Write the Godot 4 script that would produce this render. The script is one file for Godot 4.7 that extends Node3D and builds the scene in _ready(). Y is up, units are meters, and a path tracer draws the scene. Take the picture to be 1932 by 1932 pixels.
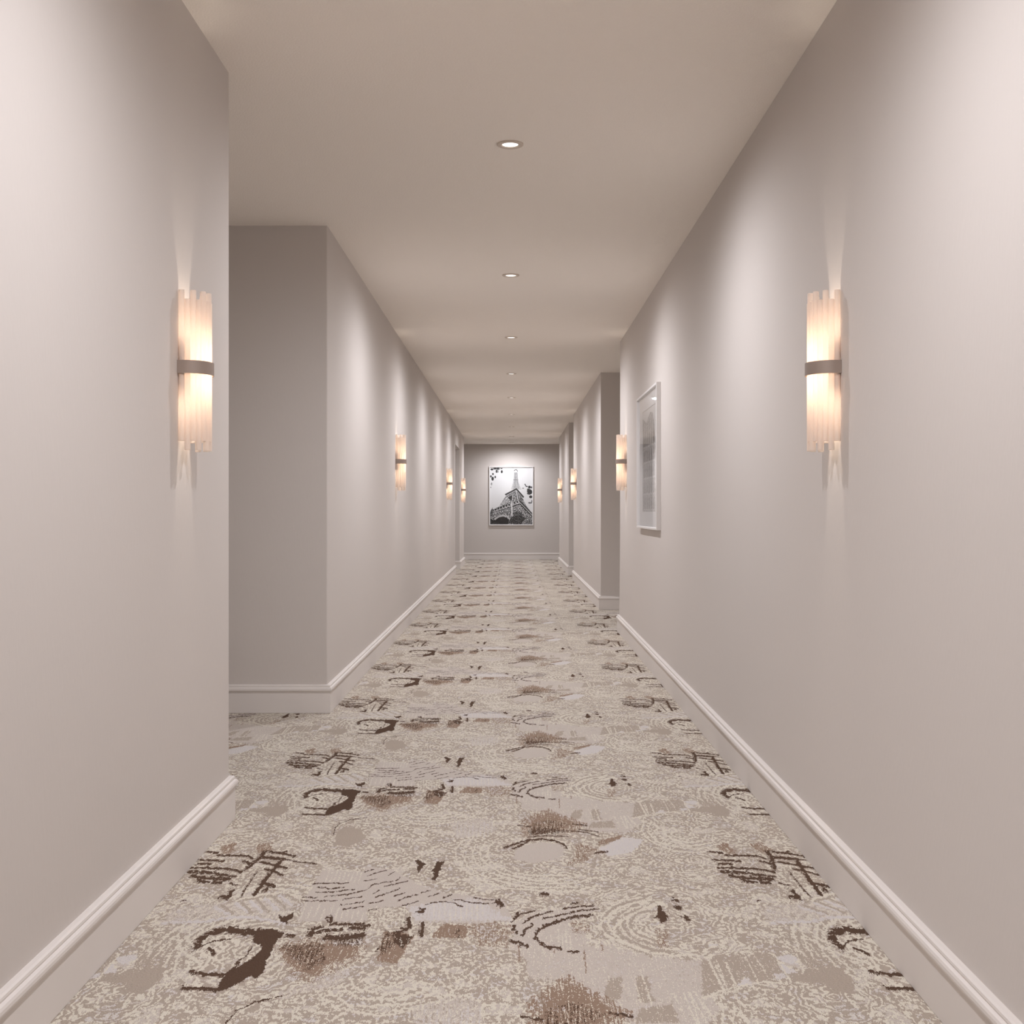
extends Node3D

# A hotel corridor. Depth d runs away from the camera: z = -d.
const FOCAL := 2310.0          # in pixels of the 1932 x 1932 frame
const EYE := 1.115
const CEIL := 2.705
const XL := -1.026             # face of the left wall
const XR := 1.010              # face of the right wall
const DEEP := 2.6              # how far the recesses reach
const CROSS := 3.6             # half length of the cross passage at the end
const BACK := -4.0
const L1 := 4.438
const L2 := 6.80
const DOOR1 := 22.1
const DOOR2 := 24.0
const DOOR_TOP := 2.345
const R1 := 11.44
const R2 := 13.96
const R3 := 20.1
const R4 := 21.78
const MOUTH := 26.1
const END := 28.7
const TILE := 1.65
const TX := 1100
const TY := 420

# ---------------------------------------------------------------- carpet print
# Marks of one repeat of the carpet print, in millimetres on the floor:
# [yarn, width of a line or minus the share of yarn in an area, x, d, x, d, ...]
# yarns: 0 taupe, 1 cream, 2 lilac grey, 3 pale lilac, 4 mid brown, 5 dark brown
const MARKS := [
	[1,6.5,409,3406,381,3404,357,3390,340,3347,332,3317,333,3266,345,3238,364,3217,390,3187],
	[1,6.5,395,3449,361,3417,333,3391,315,3354,310,3292,317,3250,337,3195,366,3171,401,3162],
	[1,6.5,376,3466,336,3442,307,3382,291,3332,291,3278,306,3207,335,3167,374,3123,419,3118],
	[1,6.5,399,3522,346,3489,302,3453,272,3380,258,3317,264,3252,287,3173,325,3128,374,3084],
	[1,6.5,374,3541,317,3514,272,3442,244,3373,237,3277,252,3202,286,3138,336,3075,396,3057],
	[0,6,399,3421,370,3415,346,3399,329,3353,320,3321,321,3268,331,3237,350,3212,375,3177],
	[0,6,382,3461,348,3425,321,3396,303,3358,298,3295,304,3251,322,3193,350,3165,384,3150],
	[0,6,359,3475,321,3447,293,3385,278,3333,278,3279,292,3207,319,3164,357,3115,401,3103],
	[0,6,382,3536,331,3498,289,3460,259,3386,246,3322,249,3257,269,3177,304,3128,350,3077],
	[1,6,-626,3272,-656,3286,-687,3286,-715,3252,-738,3227,-755,3173,-763,3133,-763,3091,-754,3032],
	[1,6,-633,3331,-672,3318,-709,3307,-741,3281,-766,3222,-782,3173,-787,3100,-781,3047,-765,2999],
	[1,6,-649,3367,-694,3364,-736,3320,-771,3279,-795,3224,-808,3141,-808,3075,-794,2993,-769,2939],
	[1,6,-609,3414,-663,3410,-715,3401,-763,3349,-802,3297,-828,3231,-841,3135,-839,3057,-821,2964],
	[1,6,-629,3455,-690,3458,-748,3413,-798,3364,-836,3275,-858,3192,-864,3103,-853,2995,-825,2915],
	[1,6,-667,3491,-734,3478,-795,3435,-845,3347,-880,3260,-896,3141,-893,3039,-871,2943,-832,2840],
	[1,6,-598,3538,-675,3532,-749,3512,-815,3460,-868,3360,-904,3260,-919,3128,-913,3015,-886,2909],
	[0,5,-633,3293,-662,3303,-690,3303,-717,3272,-740,3251,-757,3202,-769,3168,-775,3131,-773,3072],
	[0,5,-645,3350,-680,3333,-714,3323,-743,3301,-768,3248,-786,3207,-796,3141,-797,3092,-790,3045],
	[0,5,-664,3383,-705,3377,-742,3335,-774,3299,-798,3253,-814,3179,-820,3121,-816,3043,-803,2988],
	[0,5,-624,3436,-672,3426,-719,3417,-762,3371,-799,3329,-827,3275,-846,3192,-853,3124,-849,3035],
	[0,5,-648,3474,-702,3472,-753,3429,-798,3388,-834,3311,-860,3242,-874,3166,-874,3066,-862,2989],
	[0,5,-689,3505,-748,3488,-802,3449,-847,3372,-881,3299,-902,3195,-908,3106,-901,3018,-879,2915],
	[0,5,-621,3561,-688,3547,-753,3528,-812,3485,-862,3401,-900,3320,-923,3207,-931,3108,-923,3009],
	[1,5.5,558,4307,548,4286,546,4261,552,4217,564,4199,581,4171,600,4175,619,4193,634,4201],
	[1,5.5,536,4332,526,4273,527,4231,539,4194,560,4148,588,4138,617,4128,644,4156,664,4200],
	[1,5.5,513,4325,504,4268,511,4191,531,4143,563,4113,601,4086,640,4105,673,4129,695,4191],
	[1,5.5,499,4399,478,4313,474,4238,489,4147,521,4093,565,4063,613,4045,660,4079,697,4121],
	[1,5.5,472,4388,453,4301,457,4190,483,4109,527,4031,582,4007,641,4022,693,4054,732,4136],
	[1,5.5,-59,4135,-79,4068,-83,3995,-70,3904,-40,3843,4,3778,57,3753,114,3752,171,3756],
	[1,5.5,-92,4128,-107,4026,-102,3942,-77,3863,-36,3780,20,3737,83,3700,150,3711,212,3749],
	[1,5.5,-124,4089,-131,3993,-115,3879,-78,3796,-23,3734,44,3677,118,3671,192,3677,258,3733],
	[1,5.5,-133,4197,-160,4076,-162,3968,-140,3844,-95,3755,-30,3689,47,3634,129,3634,210,3648],
	[1,5.5,-170,4154,-188,4036,-178,3897,-141,3788,-81,3680,-3,3622,86,3600,177,3596,262,3650],
	[1,5,-363,2928,-357,2914,-346,2903,-332,2877,-314,2877,-296,2865,-279,2879,-263,2900,-252,2907],
	[1,5,-386,2918,-373,2874,-354,2857,-330,2848,-303,2829,-276,2841,-251,2844,-231,2876,-217,2914],
	[1,5,-404,2878,-383,2847,-354,2806,-320,2797,-283,2803,-248,2803,-217,2836,-194,2860,-180,2912],
	[1,5,-449,2917,-433,2850,-404,2811,-367,2766,-323,2757,-277,2766,-234,2772,-197,2815,-170,2850],
	[1,5,-467,2870,-441,2816,-401,2754,-352,2731,-298,2708,-244,2727,-195,2766,-155,2804,-129,2874],
	[1,6,982,3374,967,3395,951,3405,935,3384,923,3373,917,3335,917,3315,924,3298,936,3267],
	[1,6,995,3430,970,3434,942,3439,918,3426,901,3377,893,3340,898,3282,912,3251,935,3233],
	[1,6,1002,3471,964,3493,927,3468,895,3438,876,3390,871,3313,882,3258,907,3197,941,3176],
	[1,6,1032,3499,988,3524,938,3535,892,3493,857,3441,840,3371,842,3275,864,3208,902,3142],
	[1,6,1035,3546,978,3586,918,3564,865,3521,829,3427,815,3335,826,3243,861,3146,912,3100],
	[1,6,1021,3595,951,3625,881,3604,825,3518,790,3420,784,3287,807,3180,855,3099,920,3038],
	[1,6,1078,3609,1002,3654,920,3663,845,3616,789,3501,762,3377,768,3225,807,3110,872,3032],
	[0,-100,-611,4260,-594,4344,-531,4306,-503,4171,-548,4077,-593,4102],
	[0,-100,-963,2948,-912,2965,-883,3001,-846,3001,-837,2922,-858,2831,-905,2839,-907,2905,-959,2905],
	[0,-70,-934,3057,-891,3075,-874,2992,-918,2983],
	[2,-100,-594,3678,-591,3819,-459,3790,-457,3848,-368,3812,-289,3678,-201,3585,-104,3553,-24,3509,0,3344,-97,3316,-261,3327,-303,3460,-409,3442,-396,3333,-489,3333,-586,3333,-598,3534],
	[2,-100,7,4019,44,4102,100,4136,159,4102,176,4036,152,3940,72,3886,2,3924],
	[2,-85,2,3322,63,3413,141,3448,250,3466,214,3378,143,3322,198,3246,192,3143,262,3134,343,3075,471,3038,438,2822,354,2760,306,2745,257,2775,262,2939,203,2807,145,2905,89,3001,56,3029,-5,3124],
	[2,-85,24,4771,185,4794,340,4703,484,4616,451,4353,403,4260,289,4260,220,4411,135,4553,38,4573],
	[0,-90,471,3038,580,3085,535,2847,437,2818],
	[0,-90,224,2913,262,2939,250,2807,210,2775],
	[0,-90,294,2931,324,2939,323,2783,288,2783],
	[0,-90,284,2745,361,2768,367,2671,268,2671],
	[0,-90,662,2959,755,2992,799,2937,792,2851,751,2851,730,2893,667,2904],
	[0,-90,573,3062,648,3111,665,2970,590,2893,558,2915],
	[3,-95,289,4060,379,4197,450,4162,393,4011,313,3963],
	[3,-80,-295,3460,-103,3534,-4,3344,-262,3333],
	[3,-95,671,3074,704,3086,710,3039,679,3015],
	[3,-95,545,2915,565,2931,564,2883,529,2872],
	[3,-95,631,2948,654,2959,662,2937,632,2915],
	[3,-95,-992,3057,-956,3085,-943,3019,-970,3019],
	[3,-95,-1001,2983,-986,3019,-956,2965,-983,2957],
	[2,-55,-964,3448,-794,3497,-616,3534,-619,3355,-667,3333,-774,3378,-825,3322,-948,3322],
	[2,-60,-468,2939,-389,2992,-412,2871,-512,2822],
	[2,-60,-228,4411,-70,4431,-58,4279,-187,4171],
	[2,-60,-164,2807,-82,2799,-72,2666,-158,2666],
	[1,2.2,-568,3819,-562,3685],
	[1,2.2,-554,3785,-550,3698],
	[1,2.2,-541,3799,-538,3712],
	[1,2.2,-542,3814,-539,3726],
	[1,2.2,-528,3780,-525,3694],
	[1,2.2,-516,3795,-513,3707],
	[1,2.2,-516,3809,-513,3721],
	[1,2.2,-502,3776,-500,3689],
	[1,2.2,-490,3790,-488,3703],
	[1,2.2,-491,3804,-488,3717],
	[1,2.2,-478,3819,-475,3685],
	[1,2.2,-465,3785,-463,3698],
	[1,2.2,-465,3799,-463,3712],
	[1,2.5,-587,3491,-581,3344],
	[1,2.5,-566,3454,-562,3359],
	[1,2.5,-547,3469,-544,3374],
	[1,2.5,-547,3485,-544,3389],
	[1,2.5,-526,3448,-524,3354],
	[1,2.5,-507,3464,-506,3369],
	[1,2.5,-507,3480,-506,3384],
	[1,2.5,-487,3443,-486,3349],
	[1,2.2,-489,3442,-483,3338],
	[1,2.2,-473,3416,-469,3349],
	[1,2.2,-459,3427,-455,3360],
	[1,2.2,-459,3439,-456,3371],
	[1,2.2,-443,3413,-440,3346],
	[1,2.2,-429,3424,-426,3356],
	[1,2.2,-430,3435,-427,3367],
	[1,2.2,-414,3409,-411,3342],
	[1,2.2,-400,3420,-397,3353],
	[1,3,-382,3460,-367,3278],
	[1,3,-367,3414,-358,3296],
	[1,3,-358,3434,-349,3315],
	[1,3,-359,3454,-350,3333],
	[1,3,-345,3407,-337,3290],
	[1,3,-335,3427,-327,3309],
	[1,3,-336,3447,-328,3327],
	[1,3,-322,3401,-315,3284],
	[1,3,-312,3420,-306,3302],
	[1,3,-314,3440,-307,3321],
	[1,3,-304,3460,-294,3278],
	[1,3,-290,3414,-284,3296],
	[1,2.2,-224,3497,-213,3333],
	[1,2.2,-206,3455,-199,3349],
	[1,2.2,-191,3473,-185,3366],
	[1,2.2,-192,3491,-186,3383],
	[1,2.2,-175,3449,-169,3344],
	[1,2.2,-160,3467,-155,3360],
	[1,2.2,-161,3485,-156,3377],
	[1,2.2,-144,3443,-139,3338],
	[1,2.2,-129,3461,-125,3355],
	[1,2.2,-130,3479,-126,3372],
	[1,2.2,-115,3497,-109,3333],
	[1,2.2,-98,3455,-95,3349],
	[1,2.2,-99,3473,-96,3366],
	[1,2.2,-84,3491,-81,3383],
	[3,3,-114,3390,-112,3322],
	[3,3,-100,3373,-99,3329],
	[3,3,-86,3380,-85,3336],
	[3,3,-87,3387,-85,3343],
	[3,3,-72,3370,-72,3326],
	[3,3,-59,3378,-58,3333],
	[3,3,-59,3385,-58,3340],
	[3,3,-45,3368,-44,3324],
	[3,3,-31,3375,-31,3331],
	[3,3,-31,3382,-31,3338],
	[3,3,-18,3390,-17,3322],
	[3,3,-4,3373,-4,3329],
	[3,2,-195,4411,-188,4189],
	[3,2,-180,4355,-176,4211],
	[3,2,-167,4379,-163,4233],
	[3,2,-167,4403,-164,4256],
	[3,2,-152,4347,-149,4203],
	[3,2,-139,4371,-136,4226],
	[3,2,-140,4395,-137,4249],
	[3,2,-125,4339,-123,4196],
	[3,2,-112,4363,-110,4218],
	[3,2,-112,4387,-110,4241],
	[3,2,-99,4411,-96,4189],
	[3,2,-85,4355,-84,4211],
	[3,2,-85,4379,-84,4233],
	[3,2,-71,4403,-71,4256],
	[1,2.5,123,3267,120,3109],
	[1,2.5,132,3227,130,3125],
	[1,2.5,143,3244,140,3141],
	[1,2.5,143,3261,140,3157],
	[1,2.5,152,3221,149,3120],
	[1,3.5,488,3038,491,2839],
	[1,3.5,500,3029,502,2871],
	[1,3.5,531,3029,524,2863],
	[1,3.5,373,2831,379,2737],
	[1,3.5,397,2835,402,2671],
	[1,3.5,410,2835,426,2671],
	[1,3.5,425,2839,432,2745],
	[1,3.5,292,2880,292,2783],
	[1,3.5,313,2939,316,2775],
	[1,3.5,439,2807,538,2863],
	[1,3.5,433,2791,444,2666],
	[1,3.5,489,3050,495,2841],
	[1,3.5,508,3039,503,2872],
	[1,3.5,528,3027,529,2872],
	[1,3.5,584,3086,584,2904],
	[1,3.5,606,3123,614,2970],
	[1,3.5,659,3098,663,2904],
	[1,3.5,723,3148,704,2959],
	[1,3.5,412,2851,408,2666],
	[1,3.5,433,2801,485,2851,593,2904,648,2893],
	[1,3.5,521,2893,506,2666],
	[1,6,245,3235,267,3194,305,3143,348,3095,412,3075,465,3085],
	[1,6,269,3267,302,3344,364,3436,429,3497],
	[1,6,223,3289,267,3378,337,3472],
	[3,7,-948,3322,-831,3333,-786,3361,-728,3372,-669,3344,-614,3311],
	[3,7,-837,3448,-781,3390],
	[3,7,-787,3485,-737,3413],
	[3,7,-753,3509,-698,3413],
	[3,7,-715,3534,-655,3425],
	[3,7,-680,3559,-625,3472],
	[0,6,-827,3472,-775,3395],
	[0,6,-774,3497,-723,3401],
	[0,6,-736,3522,-679,3413],
	[0,6,-700,3559,-640,3448],
	[0,6,-659,3572,-620,3509],
	[4,-75,-973,4085,-932,4128,-918,4003,-952,3979],
	[4,-75,-853,4102,-817,4128,-790,4036,-835,3995],
	[4,-90,-597,3134,-523,3173,-388,3143,-399,3066,-462,3010,-468,2939,-523,2974,-572,3057],
	[4,-40,-613,3143,-510,3204,-377,3173,-375,3038,-438,2939,-484,2880,-537,2939],
	[4,-95,-341,3257,-291,3241,-258,3214,-270,3124,-284,3019,-337,3038,-338,3143],
	[4,-95,-189,3311,-122,3300,-119,3204,-212,3204,-201,3257],
	[4,-45,-119,3311,-4,3311,0,3225,-108,3194],
	[4,-45,24,4316,64,4316,61,4171,28,4189],
	[4,-90,66,4373,93,4491,135,4542,183,4481,219,4402,212,4353,165,4279,69,4224],
	[4,-90,295,4154,381,4224,367,4171,286,4085],
	[4,-60,214,4102,259,4085,278,4036,239,3909,166,3841,205,3940],
	[4,-60,37,4431,126,4595,267,4373,222,4260,40,4206],
	[4,-45,166,3322,203,3322,198,3235,158,3235],
	[4,-45,375,3267,419,3267,397,3124,373,3124],
	[4,-45,-95,3322,-20,3311,-12,3124,-90,3143],
	[4,4,183,3104,178,2965],
	[4,4,16,3143,18,3038],
	[4,4,231,3143,230,3109],
	[4,4,107,3143,107,3095],
	[5,-100,-679,3267,-641,3278,-608,3246,-611,3124,-607,2983,-608,2922,-628,2939,-648,2896,-670,2855,-687,2845,-696,2896,-687,2983,-660,3029,-644,3080,-640,3134,-671,3173],
	[5,17,-808,3134,-815,3189,-801,3241,-764,3267,-708,3248,-679,3246],
	[5,7,-784,2970,-743,2950,-695,2946],
	[5,7,-775,2863,-727,2863,-686,2855],
	[5,7,-677,3029,-683,2965],
	[5,7,-776,3124,-760,3109,-752,3085],
	[5,4,-796,3148,-773,3184,-736,3194],
	[5,4,-667,3134,-669,3066,-680,3043],
	[5,-100,-648,3390,-628,3367,-605,3413,-611,3311,-633,3333],
	[5,7.5,-1007,4019,-963,4003],
	[5,7.5,-956,3974,-856,3968,-835,3932],
	[5,7.5,-1005,3924,-922,3909],
	[5,7.5,-997,3875,-954,3878],
	[5,7.5,-1005,3839,-956,3834,-885,3823,-839,3790],
	[5,7.5,-904,3761,-846,3744],
	[5,7.5,-800,4019,-735,3987,-704,3963],
	[5,7.5,-811,3901,-777,3883,-706,3831],
	[5,7.5,-769,3819,-733,3790,-705,3754],
	[5,7.5,-861,3909,-828,3878],
	[5,7.5,-765,4003,-741,4019],
	[5,10.5,-1002,3796,-926,3780,-906,3768],
	[5,10.5,-982,3751,-939,3730,-859,3712],
	[5,10.5,-952,3702,-915,3685],
	[5,10.5,-898,3685,-876,3678],
	[5,10.5,-809,3955,-733,3929],
	[5,10.5,-752,3675,-720,3657,-709,3644],
	[5,4.5,-733,3929,-685,3901,-620,3878],
	[5,4.5,-791,3801,-790,3719,-790,3624,-785,3547],
	[5,4.5,-847,3675,-822,3657],
	[5,4.5,-949,3507,-937,3512],
	[5,4.5,-742,3837,-708,3841],
	[5,14,-811,4019,-815,3940,-830,3826],
	[5,14,-740,3894,-747,3775,-750,3664,-751,3572],
	[5,14,-825,3598,-822,3540,-843,3547],
	[5,14,-729,3614,-728,3608],
	[5,-100,-314,3921,-294,3917,-272,3878,-284,3831,-290,3778,-298,3819,-299,3863],
	[5,-100,-241,3901,-219,3909,-224,3848,-225,3790,-230,3698,-244,3719,-242,3790,-252,3790,-244,3848],
	[5,3,-597,3671,-491,3678],
	[5,3,-575,3637,-536,3624,-499,3637],
	[5,3,-575,3585,-523,3591,-466,3618],
	[5,3,-545,3547,-480,3566,-436,3604,-415,3664,-349,3705,-343,3733],
	[5,3,-605,3540,-565,3540],
	[5,3,-602,3509,-551,3509,-503,3509],
	[5,3,-486,3522,-435,3547],
	[5,3,-485,3472,-426,3503],
	[5,3,-472,3434,-421,3460],
	[5,3,-397,3540,-362,3585,-333,3624],
	[5,3,-405,3579,-391,3611],
	[5,3,-380,3644,-315,3698],
	[5,3,-341,3553,-314,3585],
	[5,3,-329,3509,-302,3547,-276,3566],
	[5,3,-311,3466,-269,3503],
	[5,3,-406,3485,-370,3509],
	[5,3,-442,3754,-391,3812],
	[5,3,-379,3754,-364,3797],
	[5,3,-457,3790,-432,3819],
	[5,3,-265,3585,-241,3611],
	[5,3,-245,3547,-213,3579],
	[5,3,-202,3534,-176,3566],
	[5,3,-246,3478,-208,3503,-177,3497,-140,3460],
	[5,3,-170,3522,-142,3515,-118,3491,-78,3485,-47,3491],
	[5,3,-111,3534,-55,3515],
	[5,3,-446,3698,-413,3719],
	[5,3,-402,3431,-379,3436],
	[5,3,-617,4233,-624,4316,-615,4392,-586,4431,-531,4471],
	[5,16,-39,3497,-31,3472],
	[5,16,-256,3415,-253,3422],
	[5,8,-487,3314,-385,3300],
	[5,8,-539,3273,-509,3289],
	[5,8,-540,3233,-504,3257,-454,3267],
	[5,8,-434,3278,-396,3273],
	[5,8,-593,3225,-574,3220],
	[5,12,-490,3212,-445,3202,-391,3230],
	[5,12,-285,3344,-276,3289,-302,3246],
	[5,12,-244,3309,-240,3220],
	[5,12,-502,3367,-495,3333],
	[5,12,-531,3267,-531,3225],
	[5,-45,-488,3204,-390,3225,-390,3134,-465,3143],
	[5,-45,-341,3251,-305,3241,-305,3124,-339,3057],
	[5,-45,-151,3289,-144,3289,-140,3194,-149,3194],
	[5,-45,-597,3134,-491,3173,-468,3029,-499,2965],
	[5,-97,-308,3235,-260,3217,-270,3163,-280,3124,-305,3163],
	[5,-62,65,4316,147,4306,203,4269,145,4233,61,4220],
	[5,-30,71,4373,132,4431,212,4353,146,4279,65,4279],
	[5,7,-27,4060,7,4107,54,4162,100,4171,142,4154,173,4107,180,4060],
	[5,7,2,4052,34,4102,58,4154],
	[5,7,271,4003,313,4019],
	[5,4,54,4197,106,4215,191,4206],
	[5,4,209,4279,260,4260,297,4206],
	[5,4,218,4373,266,4353],
	[5,4,233,4297,299,4269],
	[5,4,22,4353,66,4334],
	[5,-100,410,3472,423,3466,420,3425,427,3390,433,3372,416,3333,405,3320,403,3355,386,3369,405,3395],
	[5,-100,456,3466,479,3460,476,3434,459,3431],
	[5,11,465,3524,474,3507],
	[5,11,474,3369,482,3350],
	[5,11,86,3570,102,3572],
	[5,4.5,0,3333,21,3390,63,3425],
	[5,4.5,32,3327,62,3378,113,3419],
	[5,4.5,85,3355,131,3384,190,3425,243,3436],
	[5,4.5,144,3436,196,3460,231,3466],
	[5,4.5,144,3104,169,3104],
	[5,4.5,170,3487,190,3492],
	[5,7,222,3384,168,3367,125,3333,87,3294,67,3257,59,3214,73,3163,93,3134,124,3124],
	[5,7,27,3225,35,3267,54,3305],
	[5,7,7,3300,3,3273,13,3246],
	[5,7,-4,3184,16,3163,39,3143],
	[5,7,11,3384,15,3401],
]

var used_names := {}
var mats := {}


func _ready() -> void:
	# ---- camera
	var cam := Camera3D.new()
	cam.name = "camera"
	cam.fov = rad_to_deg(2.0 * atan(966.0 / FOCAL))
	cam.near = 0.05
	cam.far = 80.0
	cam.position = Vector3(0, EYE, 0)
	add_child(cam)
	cam.current = true
	# ---- environment (a closed building: no sky is seen)
	var env := Environment.new()
	env.background_mode = Environment.BG_COLOR
	env.background_color = Color(0, 0, 0)
	env.tonemap_mode = Environment.TONE_MAPPER_LINEAR
	env.tonemap_exposure = 1.2
	env.sdfgi_enabled = true
	env.ssao_enabled = true
	env.ssil_enabled = true
	var we := WorldEnvironment.new()
	we.name = "environment"
	we.environment = env
	add_child(we)

	make_materials()
	build_shell()
	build_baseboards()
	build_downlights()
	build_sconces()
	build_pictures()


# ---------------------------------------------------------------- lamp strengths
const SPOT_ENERGY := 1.95
const SPOT_COLOR := Color(0.975, 0.975, 1.0)
const SPOT_ANGLE := 88.0
const SPOT_BLEND := 0.8
const SCONCE_ENERGY := 0.062
const SCONCE_COLOR := Color(1.0, 0.95, 0.89)


# ---------------------------------------------------------------- materials
func paint(called: String, c: Color, rough := 0.9) -> StandardMaterial3D:
	var m := StandardMaterial3D.new()
	m.resource_name = called
	m.albedo_color = c
	m.roughness = rough
	m.metallic_specular = 0.3
	mats[called] = m
	return m


func noise_tex(freq: float, octaves: int, normal: bool, strength: float, sd: int, size := 512) -> NoiseTexture2D:
	var n := FastNoiseLite.new()
	n.seed = sd
	n.noise_type = FastNoiseLite.TYPE_SIMPLEX_SMOOTH
	n.frequency = freq
	n.fractal_octaves = octaves
	var t := NoiseTexture2D.new()
	t.width = size
	t.height = size
	t.seamless = true
	t.as_normal_map = normal
	t.bump_strength = strength
	t.noise = n
	return t


func make_materials() -> void:
	# wall covering with a fine upright weave
	var wall := paint("wall_covering", Color(0.84, 0.812, 0.79), 0.85)
	wall.normal_enabled = true
	wall.normal_texture = noise_tex(0.05, 3, true, 1.5, 11)
	wall.normal_scale = 0.12
	wall.uv1_triplanar = true
	wall.uv1_world_triplanar = true
	wall.uv1_scale = Vector3(3.0, 0.5, 3.0)
	# stippled ceiling paint
	var ceil_m := paint("ceiling_paint", Color(0.99, 0.96, 0.925), 0.9)
	ceil_m.normal_enabled = true
	ceil_m.normal_texture = noise_tex(0.12, 3, true, 3.0, 12)
	ceil_m.normal_scale = 0.35
	ceil_m.uv1_triplanar = true
	ceil_m.uv1_world_triplanar = true
	ceil_m.uv1_scale = Vector3(1.6, 1.6, 1.6)
	paint("trim_paint", Color(0.91, 0.885, 0.865), 0.55)
	var bronze := paint("satin_bronze", Color(0.64, 0.58, 0.54), 0.5)
	bronze.metallic = 0.3
	bronze.metallic_specular = 0.5
	var ring := paint("downlight_trim", Color(0.84, 0.79, 0.74), 0.5)
	ring.metallic = 0.0
	var frame := paint("white_frame", Color(0.90, 0.885, 0.875), 0.4)
	frame.metallic_specular = 0.5
	paint("mat_board", Color(0.86, 0.86, 0.865), 0.95)
	var pane := paint("picture_glass", Color(1, 1, 1, 0.03), 0.02)
	pane.transparency = BaseMaterial3D.TRANSPARENCY_ALPHA
	pane.metallic_specular = 0.5
	var glass := paint("frosted_glass", Color(0.93, 0.905, 0.89), 0.35)
	glass.metallic_specular = 0.5
	glass.backlight_enabled = true
	glass.backlight = Color(1.0, 0.96, 0.92)
	var bulb := paint("frosted_bulb", Color(1, 0.97, 0.93), 0.6)
	bulb.emission_enabled = true
	bulb.emission = Color(1.0, 0.90, 0.78)
	bulb.emission_energy_multiplier = 4.0
	var lens := paint("downlight_lens", Color(1, 1, 1), 0.6)
	lens.emission_enabled = true
	lens.emission = Color(1.0, 0.98, 0.95)
	lens.emission_energy_multiplier = 1.6
	var carpet := paint("carpet", Color(1, 1, 1), 1.0)
	carpet.albedo_texture = carpet_texture()
	carpet.metallic_specular = 0.1
	carpet.texture_filter = BaseMaterial3D.TEXTURE_FILTER_NEAREST
	carpet.normal_enabled = true
	carpet.normal_texture = noise_tex(0.22, 2, true, 4.0, 13, 1024)
	carpet.normal_scale = 0.5
	var tower := paint("tower_print", Color(1, 1, 1), 0.8)
	tower.albedo_texture = tower_print()
	tower.texture_repeat = false
	tower.metallic_specular = 0.1
	var arches := paint("arcade_print", Color(1, 1, 1), 0.8)
	arches.albedo_texture = arcade_print()
	arches.texture_repeat = false
	arches.metallic_specular = 0.1


# ---------------------------------------------------------------- mesh helpers
func new_st() -> SurfaceTool:
	var st := SurfaceTool.new()
	st.begin(Mesh.PRIMITIVE_TRIANGLES)
	return st


func tri(st: SurfaceTool, p: Array, n: Array, uv: Array) -> void:
	# front faces run clockwise seen from where the normals point
	var g: Vector3 = (p[1] - p[0]).cross(p[2] - p[0])
	var order := [0, 1, 2] if g.dot(n[0] + n[1] + n[2]) < 0.0 else [0, 2, 1]
	for i in order:
		st.set_normal(n[i])
		st.set_uv(uv[i])
		st.add_vertex(p[i])


func quad(st: SurfaceTool, a: Vector3, b: Vector3, c: Vector3, d: Vector3, n: Vector3, uv := []) -> void:
	var t: Array = uv if uv.size() == 4 else [Vector2.ZERO, Vector2(1, 0), Vector2.ONE, Vector2(0, 1)]
	tri(st, [a, b, c], [n, n, n], [t[0], t[1], t[2]])
	tri(st, [a, c, d], [n, n, n], [t[0], t[2], t[3]])


func smooth_quad(st: SurfaceTool, p: Array, n: Array) -> void:
	var z := Vector2.ZERO
	tri(st, [p[0], p[1], p[2]], [n[0], n[1], n[2]], [z, z, z])
	tri(st, [p[0], p[2], p[3]], [n[0], n[2], n[3]], [z, z, z])


func add_box(st: SurfaceTool, lo: Vector3, hi: Vector3, e := 0.0) -> void:
	# a box with chamfered edges of width e
	var c := (lo + hi) / 2.0
	var h := (hi - lo) / 2.0
	var ax := [Vector3.RIGHT, Vector3.UP, Vector3.BACK]
	for i in 3:
		var u: Vector3 = ax[(i + 1) % 3]
		var v: Vector3 = ax[(i + 2) % 3]
		var w: Vector3 = ax[i]
		var hu: float = h[(i + 1) % 3] - e
		var hv: float = h[(i + 2) % 3] - e
		for s in [-1.0, 1.0]:
			var o: Vector3 = c + w * h[i] * s
			quad(st, o - u * hu - v * hv, o + u * hu - v * hv, o + u * hu + v * hv, o - u * hu + v * hv, w * s)
		if e > 0.0:
			for su in [-1.0, 1.0]:
				for sv in [-1.0, 1.0]:
					var n: Vector3 = (u * su + v * sv).normalized()
					var a: Vector3 = c + u * su * h[(i + 1) % 3] + v * sv * hv
					var b: Vector3 = c + u * su * hu + v * sv * h[(i + 2) % 3]
					var r: Vector3 = w * (h[i] - e)
					quad(st, a - r, a + r, b + r, b - r, n)
	if e > 0.0:
		for sx in [-1.0, 1.0]:
			for sy in [-1.0, 1.0]:
				for sz in [-1.0, 1.0]:
					var s := Vector3(sx, sy, sz)
					var q := c + h * s
					var n := s.normalized()
					var z := Vector2.ZERO
					tri(st, [q - Vector3(0, sy, sz) * e, q - Vector3(sx, 0, sz) * e, q - Vector3(sx, sy, 0) * e], [n, n, n], [z, z, z])


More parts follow.
